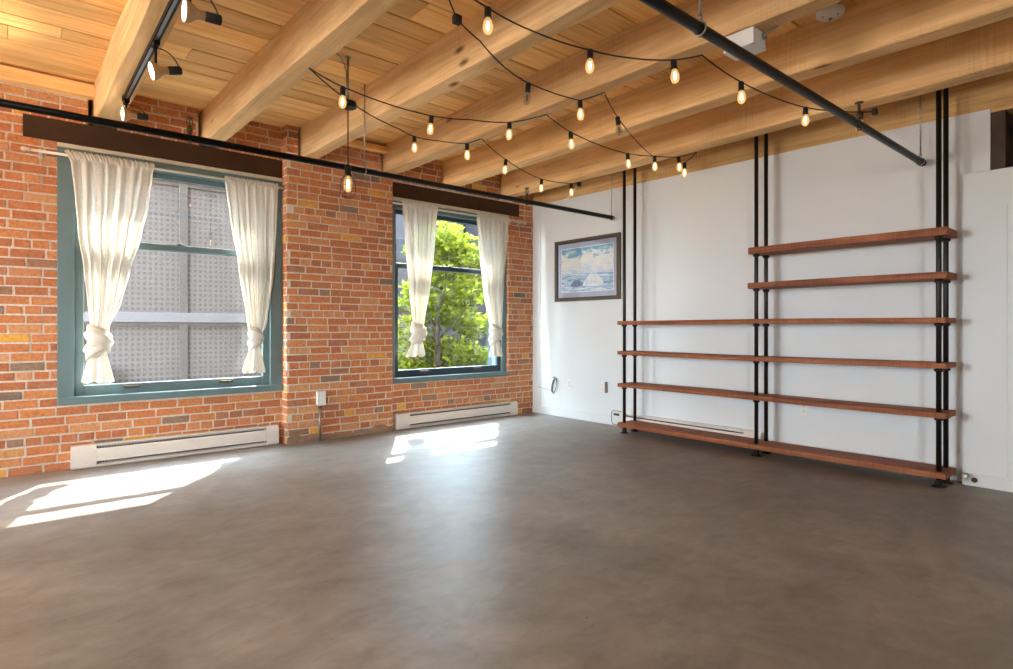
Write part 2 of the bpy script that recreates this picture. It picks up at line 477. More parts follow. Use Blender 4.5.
P1, PP, P2 = .12, 0.0, .06          # planes of first bay, pilaster, second bay
PX0, PX1 = -3.215, -2.096
OUT = .45
W1 = (-4.93, PX0, .50, 2.53); W2 = (-2.085, -.42, .49, 2.515); W0 = (-8.4, -6.6, .50, 2.53)
mb = MB()
# mortar core around the openings
ZP = 2.70
def core_top(mb, x0, x1, yf, pockets):
    x = x0
    for (a, b) in pockets:
        if a > x: mb.box(x, a, yf, OUT, ZP, ZC+.02, .5, 1)
        mb.box(max(a, x0), min(b, x1), .40, OUT, ZP, ZC+.02, .5, 1)
        x = b
    if x < x1: mb.box(x, x1, yf, OUT, ZP, ZC+.02, .5, 1)
K1 = [(-4.735, -4.533), (-3.945, -3.763)]; KP = [(-3.108, -2.928), (-2.226, PX1)]; K2 = [(PX1, -2.052), (-1.432, -1.232), (-.562, -.362)]
hole = lambda K: [(a, b, ZP, 3.1) for a, b in K]
def core(x0, x1, yf, opens):
    opens = sorted(opens)
    x = x0
    for (a, b, h0, h1) in opens:
        if a > x: mb.box(x, a, yf, OUT, 0, ZP, .5, 1)
        mb.box(a, b, yf, OUT, 0, h0, .5, 1); mb.box(a, b, yf, OUT, h1, ZP, .5, 1)
        x = b
    if x < x1: mb.box(x, x1, yf, OUT, 0, ZP, .5, 1)
core(X0, PX0, P1, [W1]); core_top(mb, X0, PX0, P1, K1)
core(PX1, .0, P2, [W2]); core_top(mb, PX1, .0, P2, K2)
brick_face(mb, (0, P1, 0), (1,0,0), (0,-1,0), -6.4, PX0, .0, 2.90, [W1, (-5.134, PX0+.01, 2.56, 2.66)]+hole(K1), .03)
brick_face(mb, (0, P1, 0), (1,0,0), (0,-1,0), -6.4, PX0, 2.905, ZC-.005, [(-10, -4.52, 2.8, 3.1)]+hole(K1), .03)
brick_face(mb, (0, P2, 0), (1,0,0), (0,-1,0), PX1, 0, .0, ZC-.005, [W2, (PX1-.01, -.244, 2.55, 2.65)]+hole(K2), .07)
brick_face(mb, (W2[1], 0, 0), (0,1,0), (-1,0,0), P2, P2+.075, W2[2], W2[3], (), .1, .2)
o = struct(mb.build('wall_left', [M['brick'], M['mortar']]), 'exposed red brick wall with two windows', 'wall')
mb = MB()
mb.box(PX0, PX1, PP, OUT, 0, ZP, .5, 1); core_top(mb, PX0, PX1, PP, KP)
brick_face(mb, (0, PP, 0), (1,0,0), (0,-1,0), PX0, PX1, .0, ZC-.005, hole(KP), .11)
brick_face(mb, (PX0, 0, 0), (0,1,0), (-1,0,0), PP, P1, .0, ZC-.005, (), .05, .2)
brick_face(mb, (PX1, 0, 0), (0,1,0), (1,0,0), PP, P2, .0, ZP, (), .02, .2)
o = struct(mb.build('wall_pier', [M['brick'], M['mortar']]), 'projecting red brick pier between the two windows', 'wall')
# cement parging smeared over the lowest course of the pier
mb = MB(); 
def parge(u, v): 
    xx = PX0-.002+(PX1-PX0+.004)*u; top = .055+.02*math.sin(u*9)+.012*math.sin(u*31)
    return (xx, PP-.0125*(1-v*.55), top*v)
mb.grid(parge, 60, 4)
struct(mb.build('trim_3', simple('cement_parging', lin(150,122,98), .95, 0, 25, .2, .5)), 'rough cement skim along the foot of the brick pier', 'trim')

# steel lintels with their pale lower flange
for nm, x0, x1, yf, z0, z1, lab in (('trim_4', -5.134, PX0-.001, P1, 2.53, 2.70, 'brown steel lintel over the first window'),
                                   ('trim_5', PX1+.001, -.244, P2, 2.515, 2.675, 'brown steel lintel over the window nearest the white wall')):
    t_ = thing(nm, ((x0+x1)/2, yf, z0), lab, 'lintel', None, 'structure')
    mb = MB(); mb.box(x0, x1, yf-.012, yf+.12, z0, z1, .5, 0, .004); mb.build('lintel_face', M['steel_brown'], t_)
    xa = max(x0, -4.93) if yf == P1 else x0
    xb = x1 if yf == P1 else -.42
    mb = MB(); mb.box(xa, xb, yf-.006, yf+.10, z0-.032, z0-.0005, .5, 0, .002); tag(mb.build('lintel_flange', M['cream'], t_), 'pale cream lower flange')

# ------------------------------------------------------------------ white wall and the boxed-out right end
mb = MB()
def wtop(yy): return 2.69 + (2.625-2.69)*(-yy/4.62)
V = [mb.v(p) for p in ((0, .30, 0), (0, -4.62, 0), (0, -4.62, wtop(-4.62)), (0, .30, wtop(.3)), (.011, .30, 0), (.011, -4.62, 0), (.011, -4.62, wtop(-4.62)), (.011, .30, wtop(.3)))]
for q in ((0,1,2,3), (4,7,6,5), (0,4,5,1), (1,5,6,2), (2,6,7,3), (3,7,4,0)): mb.face([V[i] for i in q])
mb.box(.011, .40, -4.62, .45, 0, 2.60)
struct(mb.build('wall_right', M['white_wall']), 'white painted wall behind the shelf rack', 'wall')
mb = MB()
mb.box(-.09, .40, Y0, -4.482, 0, 2.178, .5, 0, .004)
struct(mb.build('wall_closet', M['white_wall']), 'low white boxed-out wall at the right end of the shelves', 'wall')
mb = MB()
mb.box(.26, .42, Y0, -4.62, 2.17, ZC, .5, 0)
mb.box(.02, .26, -4.70, -4.62, 2.178, 2.62, .5, 0, .004)
struct(mb.build('wall_recess', M['brown_wood']), 'dark brown recess above the low white wall', 'wall')
mb = MB(); mb.tube([(.1, -4.72, 2.50), (.1, -4.76, 2.46), (.1, -4.80, 2.50), (.12, -4.78, 2.55)], .02, 10)
mb.box(.09, .258, -4.82, -4.76, 2.44, 2.52, .5, 0, .01)
tag(mb.build('bracket', M['black_matte']), 'small black bracket in the dark recess above the closet wall', 'bracket')
mb = MB(); mb.box(-.004, 0, -4.482, P2, 0, .10, .5, 0); mb.box(-.014, -.003, -4.482, P2, 0, .095, .5, 0, .003)
struct(mb.build('baseboard_right', M['white_trim']), 'white baseboard under the shelf rack', 'baseboard')
mb = MB(); mb.box(-.103, -.09, -6.5, -4.482, 0, .085, .5, 0, .003)
struct(mb.build('baseboard_closet', M['white_trim']), 'white baseboard of the boxed-out wall', 'baseboard')
d_ = thing('door_1', (-.1, -5.2, 0), 'flat white door panel in the boxed-out wall', 'door', None, 'structure')
mb = MB(); mb.box(-.112, -.088, -5.55, -4.79, .09, 1.90, .5, 0, .004); mb.build('door_leaf', M['white_trim'], d_)
mb = MB(); mb.box(-.118, -.088, -4.79, -4.73, .086, 1.94, .5, 0, .005); mb.box(-.118, -.088, -5.6, -4.79, 1.90, 1.94, .5, 0, .005)
mb.build('door_casing', M['white_trim'], d_)
mb = MB(); mb.tube([(-.10, -5.48, .98), (-.16, -5.48, .98)], .012, 10); mb.lathe([(0,0),(.02,.004),(.028,.02),(.02,.036),(0,.04)], (-.158,-5.48,.98), Matrix.Rotation(-PI/2, 4, 'Y'))
mb.build('door_knob', M['zinc'], d_)
# flat white board in the corner beside the brick
mb = MB(); mb.box(-.008, 0, -.095, P2-.012, .10, 2.68, .5, 0, .002); mb.box(-.013, 0, -.03, P2-.012, .10, 2.66, .5, 0, .003)
struct(mb.build('trim_6', M['white_trim']), 'white vertical trim board in the corner of brick and white wall', 'trim')

# the rest of the loft, behind the camera: white walls, unseen openings added as fill light
RW = (-9.4, -8.0, .9, 2.4)  # unseen opening, added to send fill light onto the brick
mb = MB(); mb.box(X0, RW[0], Y0-.25, Y0, 0, ZC+.02); mb.box(RW[1], .4, Y0-.25, Y0, 0, ZC+.02)
mb.box(RW[0], RW[1], Y0-.25, Y0, 0, RW[2]); mb.box(RW[0], RW[1], Y0-.25, Y0, RW[3], ZC+.02)
struct(mb.build('wall_rear', M['white_wall']))
mb = MB()
LW = (-2.2, -.5, .9, 2.25)  # unseen opening, added and sized for fill light from the left
mb.box(X0-.2, X0, Y0, LW[0], 0, ZC+.02); mb.box(X0-.2, X0, LW[1], .45, 0, ZC+.02)
mb.box(X0-.2, X0, LW[0], LW[1], 0, LW[2]); mb.box(X0-.2, X0, LW[0], LW[1], LW[3], ZC+.02)
struct(mb.build('wall_far_left', M['white_wall']))

# unseen storeys above and below, added and raised to shade the facades
mb = MB(); mb.box(X0, .3, -.5, OUT, 3.25, 20); mb.box(.45, 30, -.5, OUT, -4, 20); mb.box(X0, 12, -.5, OUT, -4.0, -.26); mb.box(X0, 12, Y0-.3, -.5, 3.25, 3.4)
struct(mb.build('wall_sky_blocker', M['brown_wood']))

# ------------------------------------------------------------------ windows
def ring(mb, x0, x1, y0, y1, z0, z1, wl, wr, wb, wt, bev=.004):
    mb.box(x0, x0+wl, y0, y1, z0, z1, .5, 0, bev); mb.box(x1-wr, x1, y0, y1, z0, z1, .5, 0, bev)
    mb.box(x0+wl, x1-wr, y0, y1, z0, z0+wb, .5, 0, bev); mb.box(x0+wl, x1-wr, y0, y1, z1-wt, z1, .5, 0, bev)
def window(name, W, yf, cl, cr, st, label, lifts, paint, sashpaint):
    x0, x1, z0, z1 = W
    t_ = thing(name, ((x0+x1)/2, yf, z0), label, 'window', None, 'structure')
    zt = z1-.034
    mb = MB(); ring(mb, x0, x1, yf, yf+.20, z0, zt, cl, cr, .03, .075); mb.build('window_frame', paint, t_)
    mb = MB(); mb.box(x0+.001, x1-.001, yf-.03, yf+.06, z0+.002, z0+.062, .5, 0, .008); mb.build('window_sill', paint, t_)
    mb = MB()
    for xa in (x0+.001, x1-.015): mb.box(xa, xa+.014, yf+.201, OUT+.004, z0+.002, z1-.002, .5, 0, .002)
    mb.build('outer_jamb', M['teal_dark'], t_)
    a, b = x0+cl-.002, x1-cr+.002
    zr = 1.79
    mb = MB(); ring(mb, a, b, yf+.03, yf+.07, z0+.058, zr+.022, st, st, .085, .05); lo = mb.build('sash', sashpaint, t_)
    mb = MB(); ring(mb, a, b, yf+.078, yf+.118, zr-.03, zt-.07, st, st, .05, .05); up = mb.build('sash', sashpaint, t_)
    mb = MB(); mb.box(a+st-.006, b-st+.006, yf+.048, yf+.052, z0+.135, zr-.022); mb.build('pane', M['glass'], lo)
    mb = MB(); mb.box(a+st-.006, b-st+.006, yf+.096, yf+.100, zr+.012, zt-.112); mb.build('pane', M['glass'], up)
    for lx in lifts:
        mb = MB(); zl = z0+.118
        mb.box(lx-.055, lx+.055, yf+.012, yf+.03, zl-.013, zl-.006, .5, 0, .002)
        mb.box(lx-.055, lx+.055, yf+.010, yf+.016, zl-.013, zl+.006, .5, 0, .002)
        mb.box(lx-.058, lx-.047, yf+.012, yf+.031, zl-.013, zl+.014, .5, 0, .002); mb.box(lx+.047, lx+.058, yf+.012, yf+.031, zl-.013, zl+.014, .5, 0, .002)
        mb.build('sash_lift', M['frame_bronze'], lo)
    mb = MB(); lx = (a+b)/2
    mb.box(lx-.03, lx+.03, yf+.035, yf+.09, zr+.022, zr+.032, .5, 0, .003); mb.lathe([(.012,0),(.014,.012),(0,.02)], (lx, yf+.06, zr+.03))
    mb.build('sash_lock', M['frame_bronze'], lo)
    return t_
window('window_1', W1, P1-.008, .108, .115, .062, 'wide teal sash window facing the grey pierced facade', (-4.44, -3.715), M['teal'], M['teal'])
window('window_2', W2, P2+.03, .075, .078, .055, 'teal sash window facing the leafy tree', (-1.63, -.87), M['teal'], M['teal_dark'])

# ------------------------------------------------------------------ curtain rods and curtains
def rod(x0, x1, yy, z, label, ends):
    t_ = thing('curtain_rod', ((x0+x1)/2, yy, z), label, 'curtain rod', 'curtain rods over the windows')
    mb = MB(); mb.tube([(x0, yy, z), (x1, yy, z)], .0105, 12); mb.build('rod', M['cream'], t_)
    for e in ends:
        s = -1 if e == x0 else 1
        mb = MB(); mb.lathe([(.0105,0),(.017,.006),(.017,.012),(.011,.02),(.02,.036),(.016,.052),(0,.06)], (e, yy, z), Matrix.Rotation(s*PI/2, 4, 'Y'), 16)
        mb.build('finial', M['cream'], t_)
    return t_
RY1, RY2 = .062, .005
r1 = rod(-5.09, -3.222, RY1, 2.425, 'cream curtain rod across the wider window', [-5.09])
r2 = rod(-2.09, -.22, RY2, 2.435, 'cream curtain rod across the tree window', [-.22])
for r_, xs, yy, pl, z in ((r1, (-5.03,), RY1, P1-.006, 2.425), (r2, (-.27,), RY2, P2-.006, 2.435)):
    for x in xs:
        mb = MB(); mb.box(x-.012, x+.012, yy-.004, pl, z-.02, z-.008, .5, 0, .002); mb.box(x-.012, x+.012, pl-.006, pl, z-.05, z+.03, .5, 0, .002)
        mb.build('bracket', M['cream'], r_)

def curtain(prof, yy, n, knot, tail, label, seed, zrod):
    rg = random.Random(seed)
    (kx, kz, kw, kh), (tz, tl, tr) = knot, tail
    t_ = thing('curtain', (kx, yy, tz), label, 'curtain', 'knotted curtains at the windows')
    ztop = prof[0][0]; zbot = kz
    ph = [rg.uniform(0, 6.28) for _ in range(6)]
    NU, NV = 150, 90
    def fn(u, v):
        z = ztop + (zbot-ztop)*v
        a, b = lerp_prof(prof, z)
        wd = b-a
        uu = u + .018*math.sin(2*PI*u*3+ph[0])*min(1, 3*v)
        x = a + wd*uu
        amp = (.010+.020*min(1, v*2.2))
        k = max(0, (v-.72)/.28); k = k*k
        fold = math.sin(2*PI*n*u+ph[1]+.5*math.sin(2*v+ph[2]))+.45*math.sin(2*PI*(1.7*n)*u+ph[3]+v*1.5)
        yv = yy + amp*fold*(1-.55*k) - k*.02
        x += .006*math.sin(2*PI*n*u+ph[1]+1.2)
        if z > zrod-.03:      # gathered sleeve over the rod and ruffle above it
            g = min(1, (z-(zrod-.03))/.02)
            hi = math.sin(2*PI*n*3.3*u+ph[4])+.6*math.sin(2*PI*n*5.1*u+ph[5])
            yv = yy*1.0 - .017*(1 if z < zrod+.014 else .4) + (.004+.008*(z > zrod+.012))*hi*g
            z += .009*hi*g*(z > zrod+.02)
        return (x, yv, z)
    mb = MB(); mb.grid(fn, NU, NV); mb.build('panel', M['fabric'], t_)
    # knot: two wrapped, ridged bands of bunched cloth
    mb = MB()
    for (tilt, ro, tw, dz, ph0) in ((.55, .50, .42, -.10*kh, 0), (-.35, .46, .40, .18*kh, 1.7)):
        def kn(u, v, tilt=tilt, ro=ro, tw=tw, dz=dz, ph0=ph0):
            th = 2*PI*u; s = 2*PI*v
            ridge = 1+.24*math.sin(5*s+2.4*math.sin(th)+ph0)+.07*math.sin(11*s-2*th)
            R = kw*.5*.60; r = kw*.5*.42*ridge*(1+.15*math.sin(th+ph0))
            px = (R+r*math.cos(s)*.9)*math.cos(th); py = (R*.75+r*math.cos(s)*.8)*math.sin(th); pz = kh*.36*ridge*math.sin(s)
            pz += math.sin(tilt)*px*1.0
            return (kx+px, yy-.02+py*.75, kz-kh*.45+dz+pz)
        mb.grid(kn, 56, 28, True)
    mb.build('knot', M['fabric'], t_)
    # flared tail below the knot
    z1 = kz-kh*.62
    mb = MB(); xm, hw = (tl+tr)/2, (tr-tl)/2
    def tf(u, v):
        th = 2*PI*u; e = v**.75
        R = kw*.22 + (hw*.98-kw*.22)*e
        rip = 1 + (.10+.16*v)*math.sin(6*th+ph[2]) + .06*v*math.sin(11*th+ph[3])
        return (kx+(xm-kx)*v + R*rip*math.cos(th)*.92, yy-.02+R*.42*rip*math.sin(th), z1+(tz-z1)*v + .012*v*math.sin(5*th+ph[4]))
    mb.grid(tf, 96, 24, True)
    mb.build('tail', M['fabric'], t_)
    return t_
curtain([(2.462, -4.885, -4.285), (2.37, -4.845, -4.30), (2.1, -4.825, -4.335), (1.85, -4.81, -4.385), (1.56, -4.77, -4.46), (1.3, -4.745, -4.52), (1.1, -4.725, -4.60), (.99, -4.71, -4.63)],
        RY1, 7, (-4.678, 1.07, .185, .20), (.675, -4.775, -4.585), 'knotted cream curtain of the wider window, farther from the brick pier', 3, 2.425)
curtain([(2.455, -3.745, -3.27), (2.3, -3.725, -3.275), (2.1, -3.70, -3.285), (1.62, -3.63, -3.31), (1.17, -3.565, -3.375), (1.0, -3.535, -3.42)],
        RY1, 8, (-3.487, 1.075, .135, .17), (.695, -3.60, -3.40), 'knotted cream curtain of the wider window, close beside the brick pier', 11, 2.425)
curtain([(2.47, -1.985, -1.525), (2.05, -1.94, -1.56), (1.52, -1.88, -1.63), (1.2, -1.85, -1.70), (1.05, -1.83, -1.73)],
        RY2, 7, (-1.785, 1.115, .20, .19), (.79, -1.93, -1.705), 'knotted cream curtain of the tree window, close beside the brick pier', 23, 2.435)
curtain([(2.475, -.975, -.455), (2.1, -.93, -.485), (1.67, -.86, -.54), (1.2, -.775, -.585), (1.04, -.74, -.62)],
        RY2, 7, (-.688, 1.095, .19, .18), (.755, -.775, -.59), 'knotted cream curtain of the tree window, nearest the white wall', 31, 2.435)

# ------------------------------------------------------------------ baseboard heaters
def heater(axis, a0, a1, face, back, z0, h, label):
    """axis 'x': runs along x in front of the brick wall; 'y': along y in front of the white wall"""
    def pt(s, dep, z):  # dep 0 = wall, 1 = face
        q = back+(face-back)*dep
        return (s, q, z) if axis == 'x' else (q, s, z)
    loc = pt((a0+a1)/2, .5, z0)
    t_ = thing('baseboard_heater', loc, label, 'heater', 'baseboard heaters along the walls')
    cap = .16
    def prism(mb, s0, s1, prof):
        A = [mb.v(pt(s0, d, z0+z)) for d, z in prof]; B = [mb.v(pt(s1, d, z0+z)) for d, z in prof]
        n = len(prof)
        for i in range(n): mb.face([A[i], A[(i+1) % n], B[(i+1) % n], B[i]])
        mb.face(A); mb.face(B[::-1])
    full = [(0,0),(.9,0),(1,.012),(1,h-.045),(.80,h-.008),(.72,h),(0,h)]
    mb = MB(); prism(mb, a0, a0+cap, full); mb.build('end_cap', M['cream_metal'], t_)
    mb = MB(); prism(mb, a1-cap*.7, a1, full); mb.build('end_cap', M['cream_metal'], t_)
    s0, s1 = a0+cap+.001, a1-cap*.7-.001
    mb = MB(); prism(mb, s0, s1, [(0,0),(.12,0),(.12,h-.012),(.72,h-.012),(.72,h),(0,h)]); mb.build('back_panel', M['cream_metal'], t_)
    mb = MB(); prism(mb, s0, s1, [(.93,.044),(.99,.044),(.99,h-.046),(.90,h-.034),(.84,h-.034),(.93,h-.05)]); mb.build('front_panel', M['cream_metal'], t_)
    mb = MB(); prism(mb, s0, s1, [(.12,0),(.9,0),(.99,.01),(.99,.022),(.9,.012),(.12,.012)]); mb.build('bottom_lip', M['cream_metal'], t_)
    mb = MB(); n = int((s1-s0)/.02)
    for i in range(n):
        s = s0+.005+(s1-s0-.01)*i/n
        prism(mb, s, s+.0035, [(.16,.03),(.78,.03),(.78,h-.03),(.16,h-.03)])
    q = [pt(s0, .47, z0+.075), pt(s1, .47, z0+.075)]
    mb.tube(q, .012, 10)
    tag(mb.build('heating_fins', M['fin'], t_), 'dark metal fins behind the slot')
    return t_
heater('x', -4.848, -3.272, P1-.075, P1-.012, .004, .178, 'ivory baseboard heater below the wider window with the pierced facade')
heater('x', -2.045, -.325, P2-.075, P2-.012, .004, .168, 'ivory baseboard heater below the tree window')
h3 = heater('y', -3.02, -1.40, -.080, -.015, .02, .14, 'low white baseboard heater behind the bottom shelf of the rack')
mb = MB(); mb.box(-.082, -.078, -1.43, -1.35, .125, .15, .5, 0, .002); tag(mb.build('terminal_cover', M['fin'], h3), 'dark terminal cover')

# ------------------------------------------------------------------ outlets
def outlet(c, nrm, label, w=.07, h=.115, name='wall_outlet'):
    t_ = thing(name, c, label, 'outlet', 'outlets on the white wall')
    c = Vector(c); n = Vector(nrm); s = Vector((0,1,0)) if abs(n.x) > .5 else Vector((1,0,0))
    R = Matrix((s.to_4d(), Vector((0,0,1,0)), n.to_4d(), (0,0,0,1))).transposed(); R[3][3] = 1
    R = Matrix.Translation(c) @ Matrix(((s.x,0,n.x,0),(s.y,0,n.y,0),(s.z,1,n.z,0),(0,0,0,1)))
    mb = MB(); mb.box(-w/2, w/2, -h/2, h/2, 0, .006, .5, 0, .002, 0, R); mb.build('cover_plate', M['plastic'], t_)
    for q in (-.021, .021):
        mb = MB(); mb.box(-.017, .017, q-.014, q+.014, .0055, .008, .5, 0, .002, 0, R); so = mb.build('socket_face', M['plastic'], t_)
        mb = MB()
        for k in (-.007, .007): mb.box(k-.0015, k+.0015, q-.004, q+.007, .0075, .0086, .5, 0, 0, 0, R)
        mb.box(-.003, .003, q-.011, q-.006, .0075, .0086, .5, 0, 0, 0, R)
        tag(mb.build('slots', M['grey_slot'], so), 'dark grey slots')
    return t_
outlet((-.001, -.60, .413), (-1,0,0), 'white wall outlet nearest the brick corner')
outlet((-.001, -1.125, .42), (-1,0,0), 'white wall outlet close to the left shelf poles')
mb = MB(); mb.box(-.014, 0, -1.20, -1.165, .355, .48, .5, 0, .003)
tag(mb.build('wall_plate', M['grey_slot']), 'narrow grey plate beside the outlet near the left shelf poles', 'wall plate')
outlet((-.001, -3.367, .405), (-1,0,0), 'white wall outlet below the second lowest shelf')
# surface box with conduit on the brick pier
so = thing('surface_outlet', (-2.90, PP, .42), 'white surface outlet box with conduit on the brick pier', 'outlet')
mb = MB(); mb.box(-2.937, -2.862, PP-.055, PP-.004, .352, .478, .5, 0, .004); mb.build('box', M['plastic'], so)
mb = MB(); mb.box(-2.942, -2.857, PP-.061, PP-.054, .346, .484, .5, 0, .003); cp = mb.build('cover_plate', M['plastic'], so)
mb = MB()
for q in (.395, .437): mb.box(-2.914, -2.885, PP-.064, PP-.060, q-.014, q+.014, .5, 0, .002)
mb.build('socket_face', M['plastic'], cp)
mb = MB(); mb.tube([(-2.905, PP-.025, .355), (-2.905, PP-.025, .0)], .011, 12); mb.lathe([(.017,0),(.017,.03),(.013,.034)], (-2.905, PP-.025, .322)); tag(mb.build('conduit', M['zinc'], so), 'grey metal conduit running to the floor')
# hanging coil of cable in the corner
ck = thing('cable_coil', (-.01, -.36, .36), 'small coil of grey cable hanging low on the white wall by the corner', 'cable')
mb = MB()
for k in range(4):
    pts = []
    for i in range(41):
        a = 2*PI*i/40
        u = (.028+.004*k)*math.cos(a); w = (.105-.004*k)*math.sin(a)
        pts.append((-.012-.005*k, -.36+u*.95-w*.28, .375+w*.95+u*.28))
    mb.tube(pts, .003, 6, False)
mb.tube([(-.014,-.33,.47), (-.014,-.345,.485), (-.012,-.37,.475)], .006, 6)
mb.build('coil', M['grey_slot'], ck)
mb = MB(); mb.tube([(-.006,-.345,.30), (-.006,-.30,.31), (-.006,-.22,.315), (-.006,-.12,.33), (-.026,-.08,.34)], .0025, 6); mb.build('lead', M['grey_slot'], ck)
# wire loop feeding the heater
mb = MB(); pts = [(-.012,-1.40,.165), (-.012,-1.30,.168), (-.012,-1.27,.155), (-.018,-1.265,.10), (-.018,-1.27,.035), (-.018,-1.295,.012), (-.018,-1.38,.008)]
mb.tube(pts, .004, 8)
tag(mb.build('cable', M['grey_slot']), 'thin grey wire loop beside the left foot of the shelf rack', 'cable')
# pipe stub low on the boxed-out wall
ps = thing('pipe_stub', (-.10, -4.50, .06), 'small capped metal pipe stub low on the wall by the right shelf foot', 'pipe stub')
mb = MB(); mb.tube([(-.10,-4.512,.075), (-.150,-4.512,.075)], .011, 10); mb.tube([(-.15,-4.512,.075), (-.17,-4.512,.075)], .016, 8); mb.build('pipe', M['zinc'], ps)
mb = MB(); mb.lathe([(.013,0),(.017,.006),(.017,.02),(.0,.024)], (-.103,-4.555,.045), Matrix.Rotation(-PI/2,4,'Y'), 12); tag(mb.build('cap', M['bronze'], ps), 'dark brass cap')

# ------------------------------------------------------------------ shelf rack
rk = thing('shelf_rack', (-.22, -3.04, 0), 'tall pipe and plank shelf rack along the white wall', 'shelves')
def plank(y0, y1, zb, th, label=None, x0=-.362, x1=-.088):
    mb = MB(); r = random.random()
    N = 40; ph = [random.uniform(0,6) for _ in range(4)]
    rows = []
    for j in range(N+1):
        yy = y0+(y1-y0)*j/N
        e = .0015*math.sin(yy*17+ph[0])+.001*math.sin(yy*41+ph[1])
        sag = -.003*math.sin(yy*2+ph[2])
        c = .003
        P = [(x0+e, zb+c+sag), (x0+c+e, zb+sag), (x1-c, zb+sag), (x1, zb+c+sag), (x1, zb+th-c+sag), (x1-c, zb+th+sag), (x0+c+e, zb+th+sag), (x0+e, zb+th-c+sag)]
        rows.append([mb.v((a, yy, b)) for a, b in P])
    for A, B in zip(rows, rows[1:]):
        for i in range(8): mb.face([A[i], A[(i+1) % 8], B[(i+1) % 8], B[i]], r)
    mb.face(rows[0], r); mb.face(rows[-1][::-1], r)
    o = mb.build('shelf', M['shelf'], rk)
    if label: o['label'] = label
YL, YM, YR = -1.682, -3.10, -4.397
SH = [(.064, .042), (.481, .037), (.817, .037), (1.134, .038), (1.436, .047), (1.733, .054)]
for i, (zb, th) in enumerate(SH[:4]): plank(-1.632, -4.447, zb, th)
plank(-3.048, -4.452, *SH[4]); plank(-3.054, -4.452, *SH[5])
for (yy, zs) in ((YL, SH[:4]), (YM, SH), (YR, SH)):
    for (px, rr) in ((-.310, .0165), (-.133, .0165)):
        mb = MB(); mb.tube([(px, yy, 0.0), (px, yy, ZC-.002)], rr, 16); po = mb.build('pole', M['iron'], rk)
        mb = MB(); mb.lathe([(.045,0),(.045,.006),(.024,.010),(.024,.045),(.022,.048)], (px, yy, 0), None, 20); mb.build('foot_flange', M['iron'], po)
        for (zb, th) in zs[1:]:
            mb = MB(); mb.lathe([(.021,0),(.027,.004),(.027,.018),(.022,.021)], (px, yy, zb-.0225), None, 18)
            tube_screw = [(px-.024, yy+.006, zb-.012), (px-.034, yy+.009, zb-.012)]
            mb.tube(tube_screw, .004, 6)
            mb.build('collar', M['iron'], po)

# ------------------------------------------------------------------ framed picture
pf = thing('picture_frame', (-.02, -.89, 1.42), 'framed seascape print in a dark frame on the white wall', 'picture')
y0, y1, z0, z1 = -.375, -1.395, 1.42, 2.165
mb = MB(); f = .034
mb.box(-.034, -.002, y0-f, y0, z0, z1, .5, 0, .004); mb.box(-.034, -.002, y1, y1+f, z0, z1, .5, 0, .004)
mb.box(-.034, -.002, y1+f, y0-f, z0, z0+f, .5, 0, .004); mb.box(-.034, -.002, y1+f, y0-f, z1-f, z1, .5, 0, .004)
mb.build('frame', M['frame_bronze'], pf)
mb = MB(); 
for q in (0,):
    g = .010; a0, a1, b0, b1 = y0-f, y1+f, z0+f, z1-f
    mb.box(-.030, -.004, a0-g, a0, b0, b1); mb.box(-.030, -.004, a1, a1+g, b0, b1); mb.box(-.030, -.004, a1+g, a0-g, b0, b0+g); mb.box(-.030, -.004, a1+g, a0-g, b1-g, b1)
tag(mb.build('inner_liner', M['frame_black'], pf), 'black inner edge of frame')
mb = MB(); mb.box(-.010, -.004, y1+f+.008, y0-f-.008, z0+f+.008, z1-f-.008); mb.build('mat', M['mat_board'], pf)
pa, pb, pc, pd = y0-.105, y1+.105, z0+.115, z1-.11
mb = MB(); mb.box(-.0125, -.0095, pb-.008, pa+.008, pc-.008, pd+.008); mb.build('mat_bevel', M['white_line'], pf)
mb = MB(); mb.box(-.0140, -.0122, pb, pa, pc, pd); pr = mb.build('print', M['art'], pf)
mb = MB()   # dark swell and breaking wave painted in the lower part of the print
def blob(ya, yb, za, zb_, dx, mi, bumpy):
    n = 24; top = []; bot = []
    for i in range(n+1):
        t = i/n; yy = ya+(yb-ya)*t
        h = math.sin(PI*t)**.7*(1+bumpy*math.sin(t*23))
        top.append(mb.v((-.0140-dx, yy, za+(zb_-za)*h))); bot.append(mb.v((-.0140-dx, yy, za-.01*math.sin(PI*t))))
    for i in range(n): mb.face([bot[i], bot[i+1], top[i+1], top[i]], .5, mi)
blob(-.62, -.86, 1.60, 1.675, .0004, 0, .05)
blob(-.83, -1.16, 1.60, 1.735, .0008, 1, .07)
mb.build('painted_waves', [wave_mat('dark_swell', lin(96,112,150), lin(130,146,180)), wave_mat('foam', lin(214,220,226), lin(246,246,244))], pr)
mb = MB(); mb.box(-.0215, -.0205, y1+f+.008, y0-f-.008, z0+f+.008, z1-f-.008); mb.build('glass', M['picture_glass'], pf)

